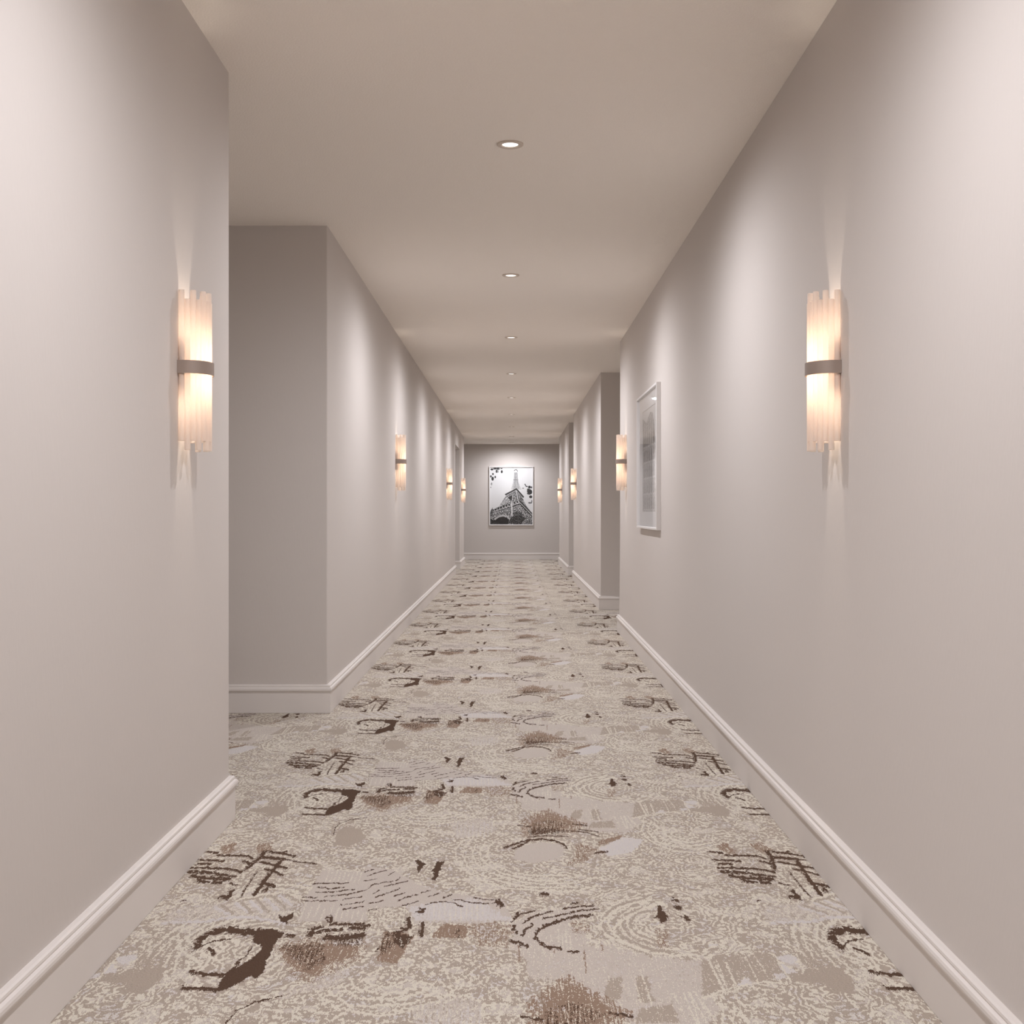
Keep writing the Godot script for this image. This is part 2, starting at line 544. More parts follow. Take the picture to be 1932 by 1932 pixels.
func prism(st: SurfaceTool, poly: PackedVector2Array, y0: float, y1: float) -> void:
	# poly in (x, d)
	var area := 0.0
	for i in poly.size():
		area += poly[i].cross(poly[(i + 1) % poly.size()])
	var sgn := signf(area)
	for i in poly.size():
		var a := poly[i]
		var b := poly[(i + 1) % poly.size()]
		var t := (b - a).normalized()
		var n := Vector3(t.y * sgn, 0, t.x * sgn)
		quad(st, at(a, y0), at(b, y0), at(b, y1), at(a, y1), n)
	var ids := Geometry2D.triangulate_polygon(poly)
	for k in range(0, ids.size(), 3):
		for y in [y0, y1]:
			var n := Vector3(0, -1 if y == y0 else 1, 0)
			var z := Vector2.ZERO
			tri(st, [at(poly[ids[k]], y), at(poly[ids[k + 1]], y), at(poly[ids[k + 2]], y)], [n, n, n], [z, z, z])


func at(p: Vector2, y: float) -> Vector3:
	return Vector3(p.x, y, -p.y)


func rect_poly(x0: float, x1: float, d0: float, d1: float, e := 0.004) -> PackedVector2Array:
	return PackedVector2Array([Vector2(x0 + e, d0), Vector2(x1 - e, d0), Vector2(x1, d0 + e), Vector2(x1, d1 - e), Vector2(x1 - e, d1), Vector2(x0 + e, d1), Vector2(x0, d1 - e), Vector2(x0, d0 + e)])


func sweep(st: SurfaceTool, path: Array, profile: Array) -> void:
	# profile [(offset to the right of the path, height)] carried along path [(x, d)] with mitred corners
	var m := []
	for i in path.size():
		var n1 := Vector2.ZERO
		var n2 := Vector2.ZERO
		if i > 0:
			var t: Vector2 = (path[i] - path[i - 1]).normalized()
			n1 = Vector2(t.y, -t.x)
		if i < path.size() - 1:
			var t: Vector2 = (path[i + 1] - path[i]).normalized()
			n2 = Vector2(t.y, -t.x)
		if i == 0:
			m.append(n2)
		elif i == path.size() - 1:
			m.append(n1)
		else:
			m.append((n1 + n2) / (1.0 + n1.dot(n2)))
	for i in path.size() - 1:
		var t: Vector2 = (path[i + 1] - path[i]).normalized()
		var side := Vector3(t.y, 0, t.x)   # the right-hand normal in (x, y, z)
		for k in profile.size():
			var p: Vector2 = profile[k]
			var q: Vector2 = profile[(k + 1) % profile.size()]
			if k == profile.size() - 1:
				continue
			var e := q - p
			var n := (side * e.y - Vector3.UP * e.x).normalized()
			quad(st, at(path[i] + m[i] * p.x, p.y), at(path[i + 1] + m[i + 1] * p.x, p.y), at(path[i + 1] + m[i + 1] * q.x, q.y), at(path[i] + m[i] * q.x, q.y), n)
	for s in [0, path.size() - 1]:
		var poly := PackedVector2Array(profile)
		var ids := Geometry2D.triangulate_polygon(poly)
		var t: Vector2 = (path[1] - path[0]) if s == 0 else (path[s] - path[s - 1])
		t = t.normalized() * (-1.0 if s == 0 else 1.0)
		var n := Vector3(t.x, 0, -t.y)
		var z := Vector2.ZERO
		for k in range(0, ids.size(), 3):
			var pts := []
			for j in 3:
				pts.append(at(path[s] + m[s] * poly[ids[k + j]].x, poly[ids[k + j]].y))
			tri(st, pts, [n, n, n], [z, z, z])


func lathe(st: SurfaceTool, profile: Array, around := 40) -> void:
	# profile [(radius, y)] turned about y
	for k in profile.size() - 1:
		var p: Vector2 = profile[k]
		var q: Vector2 = profile[k + 1]
		var e := q - p
		for i in around:
			var a := TAU * i / around
			var b := TAU * (i + 1) / around
			var ca := Vector3(cos(a), 0, sin(a))
			var cb := Vector3(cos(b), 0, sin(b))
			var na := (ca * e.y - Vector3.UP * e.x).normalized()
			var nb := (cb * e.y - Vector3.UP * e.x).normalized()
			smooth_quad(st, [ca * p.x + Vector3.UP * p.y, cb * p.x + Vector3.UP * p.y, cb * q.x + Vector3.UP * q.y, ca * q.x + Vector3.UP * q.y], [na, nb, nb, na])


func numbered(called: String) -> String:
	var n: int = used_names.get(called, 0)
	used_names[called] = n + 1
	return called if n == 0 else "%s_%03d" % [called, n]


func obj(called: String, st: SurfaceTool, m: String, parent: Node = null) -> MeshInstance3D:
	var o := MeshInstance3D.new()
	o.mesh = st.commit()
	o.material_override = mats[m]
	o.name = called if parent else numbered(called)
	(parent if parent else self).add_child(o, true)
	return o


func struct(called: String, st: SurfaceTool, m: String) -> MeshInstance3D:
	var o := obj(called, st, m)
	o.set_meta("kind", "structure")
	return o


func thing(called: String, where: Vector3, label: String, category: String, group := "") -> Node3D:
	var o := Node3D.new()
	o.name = numbered(called)
	add_child(o, true)
	o.position = where
	o.set_meta("label", label)
	o.set_meta("category", category)
	if group:
		o.set_meta("group", group)
	return o


# ---------------------------------------------------------------- room shell
func mass(called: String, x0: float, x1: float, d0: float, d1: float, y0 := 0.0, y1 := CEIL) -> void:
	var st := new_st()
	prism(st, rect_poly(x0, x1, d0, d1), y0, y1)
	struct(called, st, "wall_covering")


func build_shell() -> void:
	var st := new_st()
	var x0 := -CROSS - 0.2
	var x1 := CROSS + 0.2
	var z0 := BACK - 0.2
	var z1 := END + 0.2
	add_box(st, Vector3(x0, -0.2, -z1), Vector3(x1, -0.004, -z0))
	var uv := []
	for p in [Vector2(x0, z0), Vector2(x1, z0), Vector2(x1, z1), Vector2(x0, z1)]:
		uv.append(p / TILE)
	quad(st, at(Vector2(x0, z0), 0), at(Vector2(x1, z0), 0), at(Vector2(x1, z1), 0), at(Vector2(x0, z1), 0), Vector3.UP, uv)
	struct("floor", st, "carpet")
	st = new_st()
	add_box(st, Vector3(x0, CEIL, -z1), Vector3(x1, CEIL + 0.2, -z0))
	struct("ceiling", st, "ceiling_paint")
	var o := CROSS
	mass("wall_left", -o, XL, BACK, L1)
	mass("wall_left", -o, -DEEP, L1, L2)
	mass("wall_left", -o, XL, L2, DOOR1)
	mass("wall_left", -o, -DEEP, DOOR1, DOOR2)
	mass("wall_left", -DEEP, XL, DOOR1, DOOR2, DOOR_TOP, CEIL)
	mass("wall_left", -o, XL, DOOR2, MOUTH)
	leaning_wall()
	mass("wall_right", DEEP, o, R1, R2)
	mass("wall_right", XR, o, R2, R3)
	mass("wall_right", DEEP, o, R3, R4)
	mass("wall_right", XR, o, R4, MOUTH)
	mass("wall_end", -o - 0.2, o + 0.2, END, END + 0.2)
	mass("wall_back", -o - 0.2, o + 0.2, BACK - 0.2, BACK)
	mass("wall_left", -o - 0.2, -o, MOUTH, END)
	mass("wall_right", o, o + 0.2, MOUTH, END)


func foot(d: float) -> float:
	# the near right wall stands a little out of true: its foot runs inwards towards the camera
	return 0.944 + 0.005 * d


func right_face(d: float, y: float) -> float:
	var t := clampf((y - 0.16) / 0.95, 0.0, 1.0)
	return XR - (XR - foot(d)) * (1.0 - t) * (1.0 - t)


func leaning_wall() -> void:
	var st := new_st()
	var nd := 24
	var ny := 17
	var rows := [0.0]
	for j in 16:
		rows.append(0.16 + 0.95 * j / 15.0)
	rows.append(CEIL)
	for i in nd:
		for j in ny:
			var p := []
			var n := []
			for c in [[0, 0], [1, 0], [1, 1], [0, 1]]:
				var d: float = lerpf(BACK, R1, float(i + c[0]) / nd)
				var y: float = rows[j + c[1]]
				p.append(Vector3(right_face(d, y), y, -d))
				var t := clampf((y - 0.16) / 0.95, 0.0, 1.0)
				n.append(Vector3(-1, (XR - foot(d)) * 2.0 * (1.0 - t) / 0.95, -0.005 * (1.0 - t) * (1.0 - t)).normalized())
			smooth_quad(st, p, n)
	var o := CROSS
	for d in [BACK, R1]:
		for j in ny:
			quad(st, Vector3(right_face(d, rows[j]), rows[j], -d), Vector3(o, rows[j], -d), Vector3(o, rows[j + 1], -d), Vector3(right_face(d, rows[j + 1]), rows[j + 1], -d), Vector3(0, 0, 1 if d == BACK else -1))
	quad(st, Vector3(o, 0, -BACK), Vector3(o, 0, -R1), Vector3(o, CEIL, -R1), Vector3(o, CEIL, -BACK), Vector3.RIGHT)
	quad(st, Vector3(foot(BACK), 0, -BACK), Vector3(o, 0, -BACK), Vector3(o, 0, -R1), Vector3(foot(R1), 0, -R1), Vector3.DOWN)
	quad(st, Vector3(XR, CEIL, -BACK), Vector3(o, CEIL, -BACK), Vector3(o, CEIL, -R1), Vector3(XR, CEIL, -R1), Vector3.UP)
	struct("wall_right", st, "wall_covering")


func build_baseboards() -> void:
	var board := [Vector2(-0.006, 0.001), Vector2(0.019, 0.001), Vector2(0.019, 0.1225), Vector2(-0.006, 0.1225)]
	var cap := [Vector2(-0.006, 0.121), Vector2(0.0225, 0.121), Vector2(0.0265, 0.1235), Vector2(0.0278, 0.129), Vector2(0.0272, 0.136), Vector2(0.0245, 0.1415), Vector2(0.019, 0.1435), Vector2(0.0172, 0.1450), Vector2(0.0182, 0.1490), Vector2(0.0170, 0.1540), Vector2(0.0125, 0.1575), Vector2(-0.006, 0.1585)]
	var o := CROSS
	var runs := [
		["baseboard_left", [Vector2(XL, BACK), Vector2(XL, L1), Vector2(-DEEP, L1)]],
		["baseboard_left", [Vector2(-DEEP, L1), Vector2(-DEEP, L2)]],
		["baseboard_left", [Vector2(-DEEP, L2), Vector2(XL, L2), Vector2(XL, DOOR1), Vector2(-DEEP, DOOR1)]],
		["baseboard_left", [Vector2(-DEEP, DOOR1), Vector2(-DEEP, DOOR2)]],
		["baseboard_left", [Vector2(-DEEP, DOOR2), Vector2(XL, DOOR2), Vector2(XL, MOUTH), Vector2(-o, MOUTH)]],
		["baseboard_end", [Vector2(-o, END), Vector2(o, END)]],
		["baseboard_right", [Vector2(o, MOUTH), Vector2(XR, MOUTH), Vector2(XR, R4), Vector2(DEEP, R4)]],
		["baseboard_right", [Vector2(DEEP, R4), Vector2(DEEP, R3)]],
		["baseboard_right", [Vector2(DEEP, R3), Vector2(XR, R3), Vector2(XR, R2), Vector2(DEEP, R2)]],
		["baseboard_right", [Vector2(DEEP, R2), Vector2(DEEP, R1)]],
		["baseboard_right", [Vector2(DEEP, R1), Vector2(foot(R1), R1), Vector2(foot(BACK), BACK)]],
		["baseboard_back", [Vector2(foot(BACK), BACK), Vector2(XL, BACK)]],
	]
	for r in runs:
		var n := Node3D.new()
		n.name = numbered(r[0])
		n.set_meta("kind", "structure")
		add_child(n, true)
		var st := new_st()
		sweep(st, r[1], board)
		obj("board", st, "trim_paint", n)
		st = new_st()
		sweep(st, r[1], cap)
		obj("cap_moulding", st, "trim_paint", n)


# ---------------------------------------------------------------- lamps
func build_downlights() -> void:
	var which := ["nearest the camera of those in view", "second from the camera", "third from the camera", "fourth from the camera", "fifth from the camera", "sixth from the camera", "seventh from the camera", "farthest down the main corridor, at its mouth"]
	var ring := new_st()
	lathe(ring, [Vector2(0.0345, -0.001), Vector2(0.0345, -0.003), Vector2(0.039, -0.0065), Vector2(0.054, -0.0065), Vector2(0.057, -0.005), Vector2(0.0575, 0.0)])
	var lens := new_st()
	lathe(lens, [Vector2(0.0, -0.0035), Vector2(0.020, -0.0033), Vector2(0.0345, -0.0022), Vector2(0.0345, 0.0)])
	var ring_mesh := ring.commit()
	var lens_mesh := lens.commit()
	for k in range(-3, 9):
		var d := 5.29 + 2.925 * k
		var label := "small round recessed ceiling downlight, "
		if k < 0:
			label = ["", "round downlight out of frame, just ahead of the camera", "round downlight out of frame, just behind the camera", "round downlight out of frame, far behind the camera"][-k]
		elif k < 8:
			label += which[k]
		else:
			d = 27.9
			label = "small round ceiling downlight just above the framed tower print"
		var t := thing("recessed_downlight", Vector3(-0.008, CEIL, -d), label, "ceiling light", "round downlights along the ceiling" if k >= 0 else "downlights above the camera")
		var r := MeshInstance3D.new()
		r.name = "trim_ring"
		r.mesh = ring_mesh
		r.material_override = mats.downlight_trim
		t.add_child(r, true)
		var e := MeshInstance3D.new()
		e.name = "lens"
		e.mesh = lens_mesh
		e.material_override = mats.downlight_lens
		t.add_child(e, true)
		var l := SpotLight3D.new()
		l.name = "downlight_beam"
		l.position = Vector3(0, -0.012, 0)
		l.rotation = Vector3(-PI / 2, 0, 0)
		l.light_energy = SPOT_ENERGY
		l.light_color = SPOT_COLOR
		l.spot_angle = SPOT_ANGLE
		l.spot_angle_attenuation = SPOT_BLEND
		l.spot_range = 40.0
		l.spot_attenuation = 2.0
		l.light_size = 0.016
		l.shadow_enabled = true
		t.add_child(l, true)


func rod_mesh(length: float, r: float) -> ArrayMesh:
	var st := new_st()
	var h := length / 2.0
	lathe(st, [Vector2(0, -h), Vector2(r - 0.0015, -h), Vector2(r, -h + 0.0015), Vector2(r, h - 0.0015), Vector2(r - 0.0015, h), Vector2(0, h)], 14)
	return st.commit()


func build_sconces() -> void:
	# own axes: +z out of the wall, x along it, y up, the origin on the wall at the band's middle
	var rod := rod_mesh(0.465, 0.0092)
	var rods := []
	var n := 13
	var ra := 0.066
	var rb := 0.066
	var back := 0.0105
	for i in n:
		var a := PI * i / (n - 1)
		rods.append(Vector3(cos(a) * ra, 0.005 if i % 2 == 0 else -0.023, back + sin(a) * rb))
	# the band: a strip bent round the rods, its ends on the wall
	var plan := [Vector2(0.0815, 0.0)]
	for i in 25:
		var a := PI * i / 24
		plan.append(Vector2(cos(a) * 0.0815, 0.018 + sin(a) * 0.074))
	plan.append(Vector2(-0.0815, 0.0))
	var band := new_st()
	var th := 0.003
	var hh := 0.020
	for i in plan.size() - 1:
		var p: Array = []
		var q: Array = []
		var nn: Array = []
		for j in [i, i + 1]:
			var t: Vector2 = (plan[mini(j + 1, plan.size() - 1)] - plan[maxi(j - 1, 0)]).normalized()
			var o := Vector2(t.y, -t.x)
			if o.dot(plan[j] - Vector2(0, 0.01)) < 0:
				o = -o
			nn.append(Vector3(o.x, 0, o.y))
			p.append(Vector3(plan[j].x, 0, plan[j].y))
			q.append(Vector3(plan[j].x - o.x * th, 0, plan[j].y - o.y * th))
		var u := Vector3.UP * hh
		smooth_quad(band, [p[0] - u, p[1] - u, p[1] + u, p[0] + u], [nn[0], nn[1], nn[1], nn[0]])
		smooth_quad(band, [q[0] - u, q[1] - u, q[1] + u, q[0] + u], [-nn[0], -nn[1], -nn[1], -nn[0]])
		quad(band, p[0] + u, p[1] + u, q[1] + u, q[0] + u, Vector3.UP)
		quad(band, p[0] - u, p[1] - u, q[1] - u, q[0] - u, Vector3.DOWN)
	var band_mesh := band.commit()
	var plate := new_st()
	add_box(plate, Vector3(-0.050, -0.066, 0.0), Vector3(0.050, 0.066, 0.030), 0.002)
	add_box(plate, Vector3(-0.012, -0.003, 0.030), Vector3(0.012, 0.003, 0.052), 0.002)
	var plate_mesh := plate.commit()
	var bulb := new_st()
	lathe(bulb, [Vector2(0.0, -0.036), Vector2(0.008, -0.034), Vector2(0.013, -0.028), Vector2(0.014, 0.0), Vector2(0.013, 0.028), Vector2(0.008, 0.034), Vector2(0.0, 0.036)], 20)
	var bulb_mesh := bulb.commit()
	var rows := [
		[3.83, "nearest the camera on the left wall, beside the recess", "nearest the camera on the right wall"],
		[10.85, "second along the left wall, alone on the long stretch", "at the wall edge just beyond the framed arcade print"],
		[19.25, "third along the left wall, just before the doorway", "third along the right wall, at the edge of the far recess"],
		[24.75, "farthest on the left wall, just past the doorway", "farthest on the right wall, near the corridor's mouth"],
	]
	for row in rows:
		for side in [0, 1]:
			var d: float = row[0]
			var label: String = "lit glass-rod wall sconce, " + row[1 + side]
			var t := thing("wall_sconce", Vector3(XL if side == 0 else XR, 1.561, -d), label, "wall light", "glass-rod sconces along the corridor")
			t.rotation.y = PI / 2 if side == 0 else -PI / 2
			for part in [["back_plate", plate_mesh, "satin_bronze"], ["band", band_mesh, "satin_bronze"]]:
				var o := MeshInstance3D.new()
				o.name = part[0]
				o.mesh = part[1]
				o.material_override = mats[part[2]]
				t.add_child(o, true)
			for s in [-1, 1]:
				var b := MeshInstance3D.new()
				b.name = "bulb"
				b.mesh = bulb_mesh
				b.material_override = mats.frosted_bulb
				b.position = Vector3(0, 0.037 * s, 0.050)
				t.add_child(b, true)
				var l := OmniLight3D.new()
				l.name = "sconce_glow"
				l.position = Vector3(0, 0.037 * s, 0.050)
				l.light_energy = SCONCE_ENERGY
				l.light_color = SCONCE_COLOR
				l.light_size = 0.013
				l.omni_range = 30.0
				l.omni_attenuation = 2.0
				l.shadow_enabled = true
				t.add_child(l, true)
			for p in rods:
				var o := MeshInstance3D.new()
				o.name = "glass_rod"
				o.mesh = rod
				o.material_override = mats.frosted_glass
				o.position = p
				t.add_child(o, true)


# ---------------------------------------------------------------- pictures
func framed(called: String, label: String, group: String, where: Vector3, turn: float, w: float, h: float, deep: float, rail: float, pw: float, ph: float, px: float, py: float, print_mat: String) -> void:
	# own axes: +z out of the wall, origin at the frame's middle on the wall
	var t := thing(called, where, label, "picture", group)
	t.rotation.y = turn
	var st := new_st()
	var a := w / 2.0
	var b := h / 2.0
	add_box(st, Vector3(-a, b - rail, 0), Vector3(a, b, deep), 0.0015)
	add_box(st, Vector3(-a, -b, 0), Vector3(a, -b + rail, deep), 0.0015)
	add_box(st, Vector3(-a, -b + rail, 0), Vector3(-a + rail, b - rail, deep), 0.0015)
	add_box(st, Vector3(a - rail, -b + rail, 0), Vector3(a, b - rail, deep), 0.0015)
	obj("frame", st, "white_frame", t)
	a -= rail
	b -= rail
	if pw < 2.0 * a - 0.01:
		# the mat board with its cut opening
		st = new_st()
		var z0 := deep * 0.35
		var z1 := z0 + 0.003
		var bars := [[-a, px - pw / 2, -b, b], [px + pw / 2, a, -b, b], [px - pw / 2, px + pw / 2, -b, py - ph / 2], [px - pw / 2, px + pw / 2, py + ph / 2, b]]
		for k in bars:
			add_box(st, Vector3(k[0], k[2], z0), Vector3(k[1], k[3], z1))
		obj("mat_board", st, "mat_board", t)
	st = new_st()
	var z := deep * 0.35
	add_box(st, Vector3(px - pw / 2, py - ph / 2, z - 0.004), Vector3(px + pw / 2, py + ph / 2, z - 0.001))
	quad(st, Vector3(px - pw / 2, py - ph / 2, z), Vector3(px + pw / 2, py - ph / 2, z), Vector3(px + pw / 2, py + ph / 2, z), Vector3(px - pw / 2, py + ph / 2, z), Vector3.BACK, [Vector2(0, 1), Vector2(1, 1), Vector2(1, 0), Vector2(0, 0)])
	var p := obj("print", st, print_mat, t)
	p.set_meta("label", "black and white photographic print")
	st = new_st()
	var g := deep * 0.62
	quad(st, Vector3(-a, -b, g), Vector3(a, -b, g), Vector3(a, b, g), Vector3(-a, b, g), Vector3.BACK)
	obj("glass", st, "picture_glass", t)


func build_pictures() -> void:
	framed("framed_picture", "white framed black and white iron lattice tower photograph on the end wall", "", Vector3(-0.018, 1.492, -END), 0.0, 1.04, 1.385, 0.035, 0.022, 0.985, 1.33, 0.0, 0.0, "tower_print")
	framed("framed_picture", "large white framed arcade photograph with wide mat on the right wall", "", Vector3(XR, 1.495, -8.96), -PI / 2, 1.32, 1.008, 0.032, 0.016, 0.85, 0.755, 0.03, 0.0, "arcade_print")


# ---------------------------------------------------------------- flat prints
func carpet_noise(sd: int, freq: float, octaves: int, tall: int) -> PackedByteArray:
	# seamless noise, drawn on TX x tall cells and squeezed to the weave's TX x TY
	var n := FastNoiseLite.new()
	n.seed = sd
	n.noise_type = FastNoiseLite.TYPE_SIMPLEX_SMOOTH
	n.frequency = freq
	n.fractal_octaves = octaves
	var im := n.get_seamless_image(TX, tall, false, false, 0.1, true)
	im.convert(Image.FORMAT_L8)
	if tall != TY:
		im.resize(TX, TY, Image.INTERPOLATE_BILINEAR)
	return im.get_data()


func carpet_texture() -> ImageTexture:
	# woven of tufts 1.5 mm across and 4 mm along the corridor
	var mid := carpet_noise(21, 0.105, 2, 700)
	var mid2 := carpet_noise(27, 0.055, 2, 700)
	var fine := carpet_noise(22, 0.45, 1, 420)
	var low := carpet_noise(23, 0.0085, 2, 1100)
	var warp := carpet_noise(24, 0.020, 2, 1100)
	var thread := carpet_noise(25, 0.30, 1, 60)
	var tone := carpet_noise(26, 0.013, 2, 1100)
	# rings of wood grain round a few knots: phase and strength on a coarse grid
	var gx := 275
	var gy := 105
	var knots := [[-0.63, 3.10, 1.0, 0.30], [0.42, 3.36, 1.0, 0.36], [0.13, 4.00, 0.9, 0.20], [-0.55, 3.50, 0.8, 0.22], [0.74, 2.82, 1.1, 0.16], [-0.20, 2.72, 0.9, 0.06], [-0.36, 4.15, 1.0, 0.10], [0.58, 3.92, 1.1, 0.22]]
	var phase := PackedFloat32Array()
	phase.resize(gx * gy)
	var force := PackedFloat32Array()
	force.resize(gx * gy)
	for j in gy:
		for i in gx:
			var best := 9.0
			var strong := 0.0
			for k in knots:
				var dx: float = (i + 0.5) / gx * TILE - k[0]
				var dy: float = (j + 0.5) / gy * TILE - k[1]
				dx -= roundf(dx / TILE) * TILE
				dy -= roundf(dy / TILE) * TILE
				var r: float = sqrt(dx * dx + dy * dy * 0.30)
				if r * k[2] < best:
					best = r * k[2]
					strong = clampf(1.0 - r / k[3], 0.0, 1.0)
			phase[j * gx + i] = best
			force[j * gx + i] = strong
	var ci := Image.create_from_data(gx, gy, false, Image.FORMAT_RF, phase.to_byte_array())
	ci.resize(TX, TY, Image.INTERPOLATE_BILINEAR)
	var ring := ci.get_data().to_float32_array()
	ci = Image.create_from_data(gx, gy, false, Image.FORMAT_RF, force.to_byte_array())
	ci.resize(TX, TY, Image.INTERPOLATE_BILINEAR)
	var ring_on := ci.get_data().to_float32_array()
	var code := PackedByteArray()
	code.resize(TX * TY)
	for i in TX * TY:
		var w := warp[i] / 127.5 - 1.0
		var lo := low[i] / 127.5 - 1.0
		var f := fine[i] / 127.5 - 1.0
		var share := clampf(0.10 + ring_on[i] * 1.0 + lo * 0.30, 0.0, 0.66)
		var rough := (mid[i] / 127.5 - 1.0) * 1.5 + (mid2[i] / 127.5 - 1.0) * 0.8
		var v := share * sin(ring[i] * 290.0 + w * 8.0 + rough * 1.1) + (1.0 - share) * rough + 0.50 * f + 0.25 * (thread[i] / 127.5 - 1.0) * (1.0 if lo < 0.0 else 0.4)
		v += 0.22 * (tone[i] / 127.5 - 1.0) - 0.13
		code[i] = 1 if v > 0.0 else 0
		if v <= 0.0 and tone[i] > 168 and rough < 0.1:
			code[i] = 2
		if v > 0.0 and tone[i] < 78 and f > -0.2:
			code[i] = 3
	# the marks, in a measure where the far direction counts a third, as the weave is long that way
	var mx := TX / TILE / 1000.0
	var my := TY / TILE / 1000.0
	for m in MARKS:
		var c: int = m[0]
		var width: float = m[1]
		var pts := PackedVector2Array()
		for k in range(2, m.size(), 2):
			pts.append(Vector2(m[k], m[k + 1] / 3.0))
		var lo := pts[0]
		var hi := pts[0]
		for p in pts:
			lo = lo.min(p)
			hi = hi.max(p)
		var grow := 14.0 + maxf(width, 0.0)
		for y in range(floori((lo.y - grow) * 3.0 * my), ceili((hi.y + grow) * 3.0 * my) + 1):
			for x in range(floori((lo.x - grow) * mx), ceili((hi.x + grow) * mx) + 1):
				var i := posmod(y, TY) * TX + posmod(x, TX)
				var n1 := mid[i] - 127.5
				var n2 := mid2[i] - 127.5
				var f := fine[i] - 127.5
				var t := thread[i] - 127.5
				var q := Vector2(x / mx, y / my / 3.0)
				var hit := false
				if width < 0.0:
					var soft := 0.045 if width <= -90.0 else 0.10
					q += Vector2(n2 * soft + f * 0.012, n1 * soft * 0.6 + t * soft * 0.5)
					if Geometry2D.is_point_in_polygon(q, pts):
						hit = width <= -99.0 or f * 0.5 + t * 0.45 + n1 * 0.35 < (-width - 50.0) * 1.3
				else:
					q += Vector2(n1 * 0.030 + f * 0.016, n2 * 0.018 + f * 0.010 + t * 0.010)
					for k in pts.size() - 1:
						var n := Geometry2D.get_closest_point_to_segment(q, pts[k], pts[k + 1])
						if n.distance_to(q) < width * (0.5 + n1 * 0.0045 + f * 0.0015):
							hit = true
							break
				if hit:
					code[i] = c
	var yarn := [Color8(182,169,156), Color8(224,217,203), Color8(206,196,187), Color8(215,209,206), Color8(157,135,118), Color8(95,76,64)]
	var bytes := PackedByteArray()
	bytes.resize(TX * TY * 3)
	for i in TX * TY:
		var c: Color = yarn[code[i]]
		var f := int((fine[i] - 127.5) * 0.05)
		bytes[i * 3] = clampi(c.r8 + f, 0, 255)
		bytes[i * 3 + 1] = clampi(c.g8 + f, 0, 255)
		bytes[i * 3 + 2] = clampi(c.b8 + f, 0, 255)
	return ImageTexture.create_from_image(Image.create_from_data(TX, TY, false, Image.FORMAT_RGB8, bytes))


var pic: Image
var grain_noise: FastNoiseLite


func fill_poly(pts: Array, grey: float, mottle := 0.0) -> void:
	var p := PackedVector2Array()
	for q in pts:
		p.append(q)
	var lo := p[0]
	var hi := p[0]
	for q in p:
		lo = lo.min(q)
		hi = hi.max(q)
	for y in range(maxi(0, int(lo.y)), mini(pic.get_height(), int(hi.y) + 2)):
		for x in range(maxi(0, int(lo.x)), mini(pic.get_width(), int(hi.x) + 2)):
			if Geometry2D.is_point_in_polygon(Vector2(x + 0.5, y + 0.5), p):
				var v := clampf(grey + mottle * grain_noise.get_noise_2d(x, y), 0.02, 0.97)
				pic.set_pixel(x, y, Color(v, v, v))


func fill_oval(c: Vector2, rx: float, ry: float, grey: float, mottle := 0.0) -> void:
	var pts := []
	for i in 24:
		var a := TAU * i / 24
		pts.append(c + Vector2(cos(a) * rx, sin(a) * ry))
	fill_poly(pts, grey, mottle)


func line(pts: Array, w: float, grey: float, mottle := 0.0) -> void:
	for k in pts.size() - 1:
		var t: Vector2 = (pts[k + 1] - pts[k]).normalized() * w / 2.0
		var n := Vector2(-t.y, t.x)
		fill_poly([pts[k] - t * 0.5 + n, pts[k + 1] + t * 0.5 + n, pts[k + 1] + t * 0.5 - n, pts[k] - t * 0.5 - n], grey, mottle)


func dashes(a: Vector2, b: Vector2, n: int, w0: float, w1: float, share: float, grey: float) -> void:
	for i in n:
		var p := a.lerp(b, (i + 0.5 * (1.0 - share)) / n)
		var q := a.lerp(b, (i + 0.5 * (1.0 + share)) / n)
		line([p, q], lerpf(w0, w1, float(i) / n), grey)


func start_print(w: int, h: int, grey: float) -> void:
	pic = Image.create(w, h, false, Image.FORMAT_RGB8)
	pic.fill(Color(grey, grey, grey))
	grain_noise = FastNoiseLite.new()
	grain_noise.seed = 5
	grain_noise.frequency = 0.06
	grain_noise.fractal_octaves = 3


func v2(x: float, y: float) -> Vector2:
	# the tower print is noted on a frame 335..1340 x 285..1640
	return Vector2((x - 335.0) / 2.0, (y - 285.0) / 2.0)


func vs(a: Array) -> Array:
	var out := []
	for k in range(0, a.size(), 2):
		out.append(v2(a[k], a[k + 1]))
	return out


